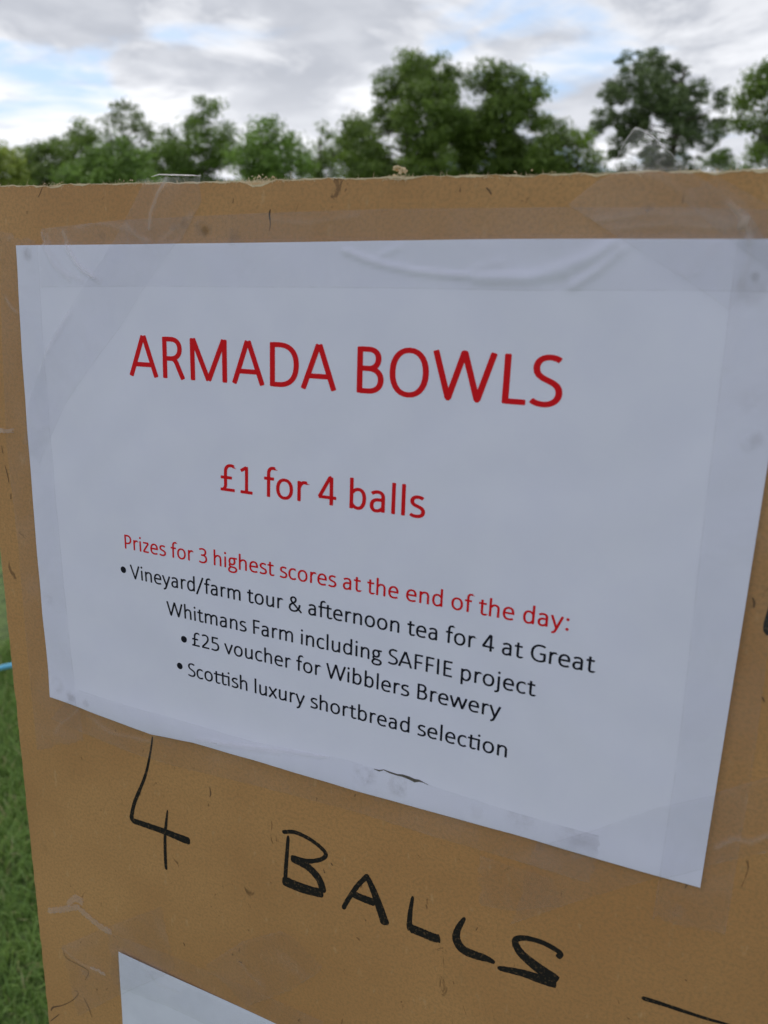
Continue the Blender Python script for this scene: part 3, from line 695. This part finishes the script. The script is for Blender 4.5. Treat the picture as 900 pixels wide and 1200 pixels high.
# scratches and bruises
m_scr, t, b = mat('scratch_brown'); b.inputs['Base Color'].default_value = (.14, .08, .04, 1); b.inputs['Roughness'].default_value = .8
WK[0] = .62
marker('scratch', 'short dark scratch above the notice', [[(317, 245, .4), (316, 252, .8), (317, 262, .4), (316, 271, .2)]])
sm = marker('surface_scratches', 'small dark scratches and nicks scattered over the board', [
   [(50, 219, .2), (47, 227, .5), (45, 231, .3)], [(405, 206, .15), (401, 213, .3), (398, 218, .15)], [(274, 232, .2), (273, 238, .4)], [(32, 247, .3), (32, 251, .4)],
   [(6, 545, .4), (9, 556, .7), (11, 566, .4)], [(2, 522, .3), (4, 532, .5)], [(13, 578, .4), (13, 585, .7)], [(246, 922, .3), (247, 930, .8), (246, 934, .3)],
   [(388, 1011, .5), (390, 1014, .9)], [(379, 1018, .3), (381, 1023, .5)], [(215, 1104, .4), (217, 1108, .6)], [(428, 1077, .3), (429, 1079, .5)],
   [(60, 1184, .9), (63, 1180, 1.2), (73, 1178, .5), (85, 1172, .4), (92, 1164, .4), (88, 1160, .2)], [(98, 1168, .2), (104, 1180, .5), (108, 1192, .3)], [(70, 1188, .5), (60, 1196, .8)],
   [(74, 1110, .2), (78, 1122, .3), (92, 1130, .4), (104, 1138, .3), (100, 1148, .3)], [(280, 1126, .5), (284, 1128, .6)], [(570, 220, .5), (574, 224, .6), (576, 228, .5)],
   [(560, 1086, .3), (558, 1090, .3)], [(803, 1147, .3), (805, 1149, .6)], [(882, 700, .4), (884, 706, .8), (883, 712, .4)], [(893, 816, .4), (896, 822, .7)]])
sm['kind'] = 'stuff'; sm.data.materials[0] = m_scr; WK[0] = 1.

# ------------------------------------------------------------------ tape
def inside_paper(x, y):
    if not (-.003 < x < PW + .001 and -.2145 < y < .0015): return -1.
    xl = np.interp(y, leftpts[:, 0], leftpts[:, 1]); yl = np.interp(min(max(x, 0), PW), lowpts[:, 0], lowpts[:, 1]); yt = np.interp(min(max(x, 0), PW), toppts[:, 0], toppts[:, 1])
    return min(x - xl, PW - x, y - yl, yt - y)
def in_sheet2(x, y):
    v = Vector((x, y, 0)) - sheet2_o; a, b_ = v.dot(ux), v.dot(uy); return min(a, .297 - a, b_, .21 - b_)
def surf(x, y):
    d = inside_paper(x, y); z = .00008
    if d > -.0012: z = max(z, .00008 + (paper_z(x, y) - .00008) * min(1, (d + .0012) / .0012))
    e = in_sheet2(x, y)
    if e > -.0012: z = max(z, .0014 * min(1, (e + .0012) / .0012))
    return z
def sd_(a, s): r_ = np.random.default_rng(s); return r_.normal(size=a)
LAY = [0]
def tape(label, A, B, folds=(), grime=(), milk=.0, wob=.00012, seed=1, n_al=None, lift=None, group=None, ragged=.0003):
    "ruled strip between two measured side lines A and B; folds: (pixel polyline, height, width, air); grime: (x, y, r, amount)"
    LAY[0] += 1; lay = LAY[0] * .00005
    A3 = np.array([P(*p_) for p_ in A]); B3 = np.array([P(*p_) for p_ in B])
    def resamp(Q, n_):
        s = np.r_[0, np.cumsum(np.linalg.norm(np.diff(Q, axis=0), axis=1))]; u = np.linspace(0, s[-1], n_); return np.c_[np.interp(u, s, Q[:, 0]), np.interp(u, s, Q[:, 1])]
    ln = max(np.linalg.norm(np.diff(A3, axis=0), axis=1).sum(), np.linalg.norm(np.diff(B3, axis=0), axis=1).sum())
    wd = np.linalg.norm(A3[len(A3) // 2] - B3[len(B3) // 2])
    na = max(12, int(ln / .0008)); nb = max(8, int(wd / .0008)); na = min(na, 400)
    A3, B3 = resamp(A3, na), resamp(B3, na)
    FO = [([P(*p_) for p_ in pl], h * .8, max(w_, .0008) * 1.2, a_ * .9) for pl, h, w_, a_ in folds]
    GR = [(*P(a_, b_), r_, k_) for a_, b_, r_, k_ in grime]
    jag = sd_((na, 2), seed) * ragged * .3; V, AI, DI = [], [], []
    ph = sd_(6, seed + 50) * 3
    endj = np.interp(np.linspace(0, 1, nb + 1), np.linspace(0, 1, 14), sd_(14, seed + 9)) * .0007
    cen = Vector(((A3[:, 0].mean() + B3[:, 0].mean()) / 2, (A3[:, 1].mean() + B3[:, 1].mean()) / 2, 0))
    for i in range(na):
        ta = (A3[min(i + 1, na - 1)] - A3[max(i - 1, 0)]); ta = ta / (np.linalg.norm(ta) + 1e-9)
        for j in range(nb + 1):
            v_ = j / nb; p_ = A3[i] * (1 - v_) + B3[i] * v_
            ee = max(0, 1 - i / 4) + max(0, 1 - (na - 1 - i) / 4)
            p_ = p_ + ta * endj[j] * ee * (1 if i > na / 2 else -1)
            if j in (0, nb): p_ = p_ + (A3[i] - B3[i]) / (wd + 1e-9) * jag[i, 0 if j == 0 else 1] * .5
            x, y = p_; z = surf(x, y) + lay
            wv = math.sin(x * 90 + ph[0] + 2 * math.sin(y * 70 + ph[1])) * math.sin(y * 110 + ph[2] + 1.7 * math.sin(x * 60 + ph[3]))
            z += wob * max(0, wv) ; ai = (-.16 if inside_paper(x, y) > 0 else milk) + .25 * max(0, wv - .62) * (wob / .00012)
            for pl, h, w_, a_ in FO:
                xs_ = [c_[0] for c_ in pl]; ys_ = [c_[1] for c_ in pl]
                if x < min(xs_) - 3 * w_ or x > max(xs_) + 3 * w_ or y < min(ys_) - 3 * w_ or y > max(ys_) + 3 * w_: continue
                d = seg_d(x, y, pl); e = math.exp(-(d / w_) ** 2); z += h * e; ai += a_ * e  # crease highlight painted as extra milkiness along the raised fold
            di = 0
            for gx, gy, r_, k_ in GR:
                di += k_ * math.exp(-(math.hypot(x - gx, y - gy) / r_) ** 4)
            if j in (0, nb): di += .22
            if lift: z, dxy = lift(x, y, z); x, y = x + dxy[0], y + dxy[1]
            V.append((x - cen.x, y - cen.y, z)); AI.append(min(ai, 1)); DI.append(min(di, 1))
    m_ = nb + 1; idx = np.arange(na * m_).reshape(na, m_)
    F = np.stack([idx[:-1, :-1], idx[1:, :-1], idx[1:, 1:], idx[:-1, 1:]], -1).reshape(-1, 4)
    Vn = np.array(V); fm = F[len(F) // 2]
    if np.cross(Vn[fm[1]] - Vn[fm[0]], Vn[fm[2]] - Vn[fm[0]])[2] < 0: F = F[:, ::-1]
    o = obj_np('tape_strip', np.array(V), F, m_tape, smooth=True, attrs={'air_glint': np.array(AI), 'dirt': np.array(DI)})
    o.matrix_world = Pm @ Matrix.Translation(cen)
    return tag(o, label, 'tape', group or 'clear tape strips on the board')
tape('clear tape strip running along the whole top edge of the notice', [(50, 268), (140, 258), (300, 250), (450, 245), (650, 243), (800, 243), (915, 246)], [(52, 337), (170, 336), (300, 337), (450, 338), (620, 341), (800, 341), (915, 343)],
     folds=[([(50, 272), (56, 290), (68, 312), (85, 328)], .0005, .0007, .55), ([(56, 275), (64, 296), (80, 318), (100, 330)], .0004, .0006, .4), ([(75, 272), (85, 298), (100, 318), (120, 330)], .0006, .0007, .6), ([(84, 290), (95, 310), (112, 324)], .0004, .0005, .5),
            ([(90, 268), (110, 260), (150, 268), (150, 280)], .0003, .001, .3), ([(405, 294), (440, 308), (490, 319), (545, 324)], .0002, .0009, .22), ([(672, 336), (700, 318), (730, 292)], .0002, .0018, .16), ([(318, 258), (360, 262), (420, 252)], .0003, .0008, .15)],
     grime=[(235, 268, .003, .5), (242, 270, .002, .9), (275, 278, .003, .5), (120, 276, .002, .5)], seed=2, milk=.11)
tape('clear tape strip running down the left edge of the notice', [(0, 272), (3, 400), (8, 520), (22, 640), (32, 760), (44, 878)], [(48, 284), (54, 400), (63, 520), (74, 640), (86, 760), (98, 868)],
     folds=[([(10, 280), (20, 275), (36, 280)], .0003, .0008, .3), ([(8, 350), (12, 358), (20, 366)], .0004, .0006, .5), ([(35, 500), (50, 503), (62, 500)], .0002, .0012, .15), ([(65, 860), (70, 850), (85, 838), (95, 828)], .0003, .0007, .2)],
     grime=[(36, 298, .003, .6), (70, 802, .004, .5), (86, 815, .003, .6), (60, 700, .004, .3)], seed=3)
tape('clear tape strip running down the right edge of the notice', [(866, 270), (856, 345), (840, 480), (823, 620), (808, 760), (793, 890), (765, 1075)], [(960, 262), (950, 345), (936, 480), (918, 620), (900, 760), (885, 880), (850, 1094)],
     folds=[([(880, 250), (878, 300), (868, 335)], .0004, .001, .35), ([(856, 345), (860, 380), (852, 430)], .0002, .001, .15)],
     grime=[(885, 325, .0012, .9), (880, 515, .0035, .5), (884, 340, .006, .35), (885, 470, .005, .25), (790, 1065, .003, .25)], seed=4, milk=-.06)
tape('clear tape strip slanting from the board top over the upper left corner of the notice', [(173, 208.5), (160, 232), (146, 260), (124, 302), (100, 338), (78, 374), (60, 405), (37, 470), (28, 520)], [(233, 208.5), (237, 236), (213, 281), (190, 312), (167, 345), (143, 385), (112, 428), (80, 474), (50, 540)],
     folds=[([(196, 210), (186, 228), (178, 250), (176, 268)], .0007, .0008, .6), ([(150, 264), (160, 276), (175, 282)], .0004, .0008, .4), ([(225, 252), (205, 268), (190, 282)], .0003, .001, .3), ([(86, 366), (72, 390), (60, 410)], .0005, .0012, .45), ([(60, 410), (44, 440), (38, 462)], .0003, .0008, .2)],
     grime=[(216, 262, .0022, .6), (205, 264, .002, .4)], seed=5, milk=.09)
tape('clear tape strip along the bottom edge of the notice, stained with grime', [(95, 806), (150, 824), (200, 838), (300, 866), (408, 887), (497, 914), (605, 949), (706, 976)], [(60, 842), (150, 880), (200, 896), (300, 920), (408, 948), (497, 976), (600, 1006), (690, 1034)],
     folds=[([(235, 864), (300, 872), (350, 879), (386, 884)], .0005, .0008, .55), ([(105, 838), (130, 858), (175, 868)], .0003, .0009, .25), ([(250, 868), (330, 880)], .0003, .0008, .3)],
     grime=[(430, 905, .0048, .8), (470, 918, .0046, .75), (612, 955, .0055, .4), (695, 982, .0045, .4), (670, 976, .005, .45), (445, 930, .004, .3), (560, 948, .003, .3), (105, 822, .002, .6)], seed=6, milk=-.02)
tape('clear tape strip slanting across the lower right corner of the notice', [(628, 988), (700, 968), (770, 944), (838, 928), (915, 905)], [(600, 1082), (680, 1054), (768, 1028), (862, 1006), (925, 992)],
     folds=[([(840, 992), (860, 982), (880, 986), (900, 978)], .0004, .0006, .45), ([(884, 1010), (896, 1000)], .0004, .0005, .5), ([(672, 1003), (688, 1000)], .0003, .0006, .4)],
     grime=[(628, 990, .003, .5), (850, 1010, .003, .2)], seed=7, milk=-.05)
tape('broad clear tape strip from board top to the upper right corner of the notice', [(735, 196.6), (700, 212), (666, 240), (700, 262), (730, 282), (800, 325), (852, 362)], [(800, 196.2), (830, 214), (852, 230), (876, 250), (890, 268), (905, 300), (920, 330)],
     folds=[([(700, 258), (760, 250), (820, 252), (862, 262)], .0004, .0013, .3), ([(720, 268), (790, 262), (850, 268)], .0004, .001, .25), ([(855, 240), (872, 258), (878, 282)], .0006, .001, .5), ([(790, 325), (815, 318), (835, 290)], .0004, .0016, .25), ([(866, 268), (880, 252), (896, 240)], .0005, .0007, .5), ([(735, 196), (770, 206), (810, 230)], .0003, .001, .15)],
     grime=[(760, 243, .0015, .6)], seed=8, milk=.10)
tape('clear tape strip above the upper right corner reaching the right side of the board', [(838, 205), (900, 240), (950, 270)], [(800, 235), (858, 284), (905, 320)], folds=[([(845, 222), (868, 240), (880, 262)], .0005, .001, .3)], seed=9)
tape('old clear tape piece left of the second sheet, over the bottom left of the board', [(73, 1108), (130, 1084), (190, 1062)], [(92, 1190), (150, 1160), (206, 1135)],
     folds=[([(74, 1110), (95, 1128), (120, 1140)], .0003, .0006, .3)], grime=[(100, 1140, .003, .4)], seed=10, milk=-.06)
tape('old clear tape piece over the top edge of the second sheet', [(242, 1130), (285, 1102), (330, 1090), (345, 1098)], [(290, 1178), (340, 1160), (372, 1140), (380, 1132)], folds=[([(280, 1124), (292, 1140), (306, 1152)], .0003, .0006, .2)], grime=[(290, 1130, .002, .6)], seed=11, milk=-.06)
tape('old clear tape lying along the slanted top edge of the second sheet', [(128, 1092), (200, 1118), (300, 1160), (380, 1196)], [(132, 1150), (200, 1176), (262, 1205), (320, 1232)], folds=[([(170, 1130), (190, 1150), (215, 1160)], .0003, .0006, .3)], seed=12, milk=-.06)
tape('short faint tape piece on the board below the right end of the notice', [(560, 1000), (600, 1014), (652, 1030)], [(566, 1060), (600, 1066), (655, 1060)], seed=13, milk=-.06)
# shreds of torn tape left at the lower left
def shred(label, path, wd, seed, air_glint=.75):
    A_ = [(x, y - wd / 2) for x, y in path]; B_ = [(x, y + wd / 2) for x, y in path]
    return tape(label, A_, B_, milk=air_glint, wob=.0009, seed=seed, ragged=.002)
shred('shrivelled white tape shred stuck to the lower left of the board', [(58, 1066), (78, 1064), (92, 1062), (104, 1072), (118, 1084), (132, 1092)], 7, 20, .45)
shred('tiny crumpled tape scrap above the longer shred on the lower left', [(80, 1058), (90, 1051), (98, 1056)], 9, 21, .4)
shred('thin white tape remnant below the shred, left of the second sheet', [(108, 1132), (116, 1136), (124, 1140)], 3, 22, .6)
shred('small white tape scrap on the left margin of the board', [(0, 503), (8, 505), (18, 504)], 5, 23, .5)
# tape loop standing up above the top edge
def lift_fn(x, y, z): return z, (0, 0)
x0, y0 = P(718, 196); x1, y1 = P(803, 195)
V, AI, DI = [], [], []; nu, nv = 40, 22
r_ = np.random.default_rng(4)
for j in range(nv + 1):
    v_ = j / nv
    for i in range(nu + 1):
        u_ = i / nu; x = x0 + (x1 - x0) * u_; hgt = .0112 * (1 - abs((u_ - .26) / .74) ** 1.35 if u_ > .26 else (u_ / .26) ** .7)
        y = y0 - .0006 + (y1 - y0) * u_ + hgt * v_
        z = -.001 + .0045 * math.sin(v_ * 2.2) * math.sin(u_ * math.pi) + .0005 * math.sin(u_ * 17 + v_ * 6) * v_ + .0002 * math.sin(u_ * 38 - v_ * 11)
        V.append((x, y, z)); AI.append(.02 + .9 * (v_ > .93) + .30 * max(0, math.sin(u_ * 17 + v_ * 8 + 2 * math.sin(v_ * 9))) ** 14); DI.append(0)  # white rim and streaks are highlights painted into the flap's milkiness
idx = np.arange((nu + 1) * (nv + 1)).reshape(nv + 1, nu + 1)
F = np.stack([idx[:-1, :-1], idx[:-1, 1:], idx[1:, 1:], idx[1:, :-1]], -1).reshape(-1, 4)
cen = np.array([x0, y0, 0])
o = obj_np('tape_strip', np.array(V) - cen, F, m_tape, smooth=True, attrs={'air_glint': np.array(AI), 'dirt': np.array(DI)}); o.matrix_world = Pm @ Matrix.Translation(Vector(cen))
tag(o, 'loose clear tape flap sticking up above the board top edge on the right', 'tape', 'clear tape strips on the board')
# rolled tape bead on the top edge
x0, y0 = P(178, 207.3); x1, y1 = P(236, 206.3)
Vt, Ft = tube([(x0, y0, .0003), (x0 + .004, y0 + .0006, .0006), ((x0 + x1) / 2, (y0 + y1) / 2 + .0005, .0004), (x1 - .003, y1 + .0003, .0005), (x1, y1, .0002)], [.00005, .00022, .00028, .0002, .00005], 8)
V = np.array(Vt) - [x0, y0, 0]
o = obj('tape_strip', V, Ft, m_tape, None, True, {'air_glint': [.9] * len(V), 'dirt': [0] * len(V)}); o.matrix_world = Pm @ Matrix.Translation(Vector((x0, y0, 0)))
tag(o, 'rolled over milky tape end on the board top edge at the left', 'tape', 'clear tape strips on the board')
# dark torn mark in the bottom tape
V, F = [], []
pts = [(441, 898, .3), (447, 900, 1.0), (452, 899, .5), (459, 902, 1.1), (468, 905, 1.0), (474, 906, 1.6), (482, 909, 2.0), (488, 912, 2.2), (493, 912, 1.4), (498, 914, .4), (504, 917, .3)]
for i, (a, b2, w_) in enumerate(pts):
    x, y = P(a, b2); 
    for s in (1, -1): V.append((x, y + s * w_ * .00034, paper_z(x, y) + .00012))
F = [(2 * i, 2 * i + 1, 2 * i + 3, 2 * i + 2) for i in range(len(pts) - 1)]
o = obj('dirt_mark', V, F, m_dirt, notice); o['label'] = 'dark grime streak on the lower edge of the sheet'

# ------------------------------------------------------------------ blue rope on the grass, left
def on_ground(px, py, z=.0):
    d = ray(px, py); s = (z - camL[2]) / d[2]; return camL + d * s
a = on_ground(-60, 797, .03); c = on_ground(11, 780, .03); e = on_ground(60, 772, .03); d0 = c - a
dirv = d0 / np.linalg.norm(d0)
pts = [tuple(a - dirv * .8 + [0, -.1, -.01]), tuple(a - dirv * .3 + [0, .02, 0]), tuple(a), tuple(c), tuple(e), tuple(e + [.5, .12, -.005]), tuple(e + [1.0, .1, -.01])]
pl = np.array(pts); R_ = []
for i in range(len(pl) - 1):
    for s in range(10): R_.append(pl[i] * (1 - s / 10) + pl[i + 1] * s / 10)
R_ = np.array(R_)
for _ in range(6): R_[1:-1] = (R_[:-2] + R_[1:-1] * 2 + R_[2:]) / 4
c0r = R_[0].copy()
rope = bpy.data.objects.new('rope', None); rope.location = c0r; C.objects.link(rope)
tag(rope, 'light blue rope lying on the grass behind the left edge of the board', 'rope')
fine_ = np.array([R_[min(int(k / 6), len(R_) - 2)] * (1 - (k % 6) / 6) + R_[min(int(k / 6), len(R_) - 2) + 1] * ((k % 6) / 6) for k in range((len(R_) - 1) * 6)])
for st in range(3):
    off = []
    for k, p_ in enumerate(fine_):
        a_ = k * .55 + st * 2.094; off.append(tuple(p_ - c0r + np.array([0, math.cos(a_), math.sin(a_)]) * .0042))
    Vt, Ft = tube(off, [.0045] * len(off), 6); obj('strand', Vt, Ft, m_rope, rope, True)
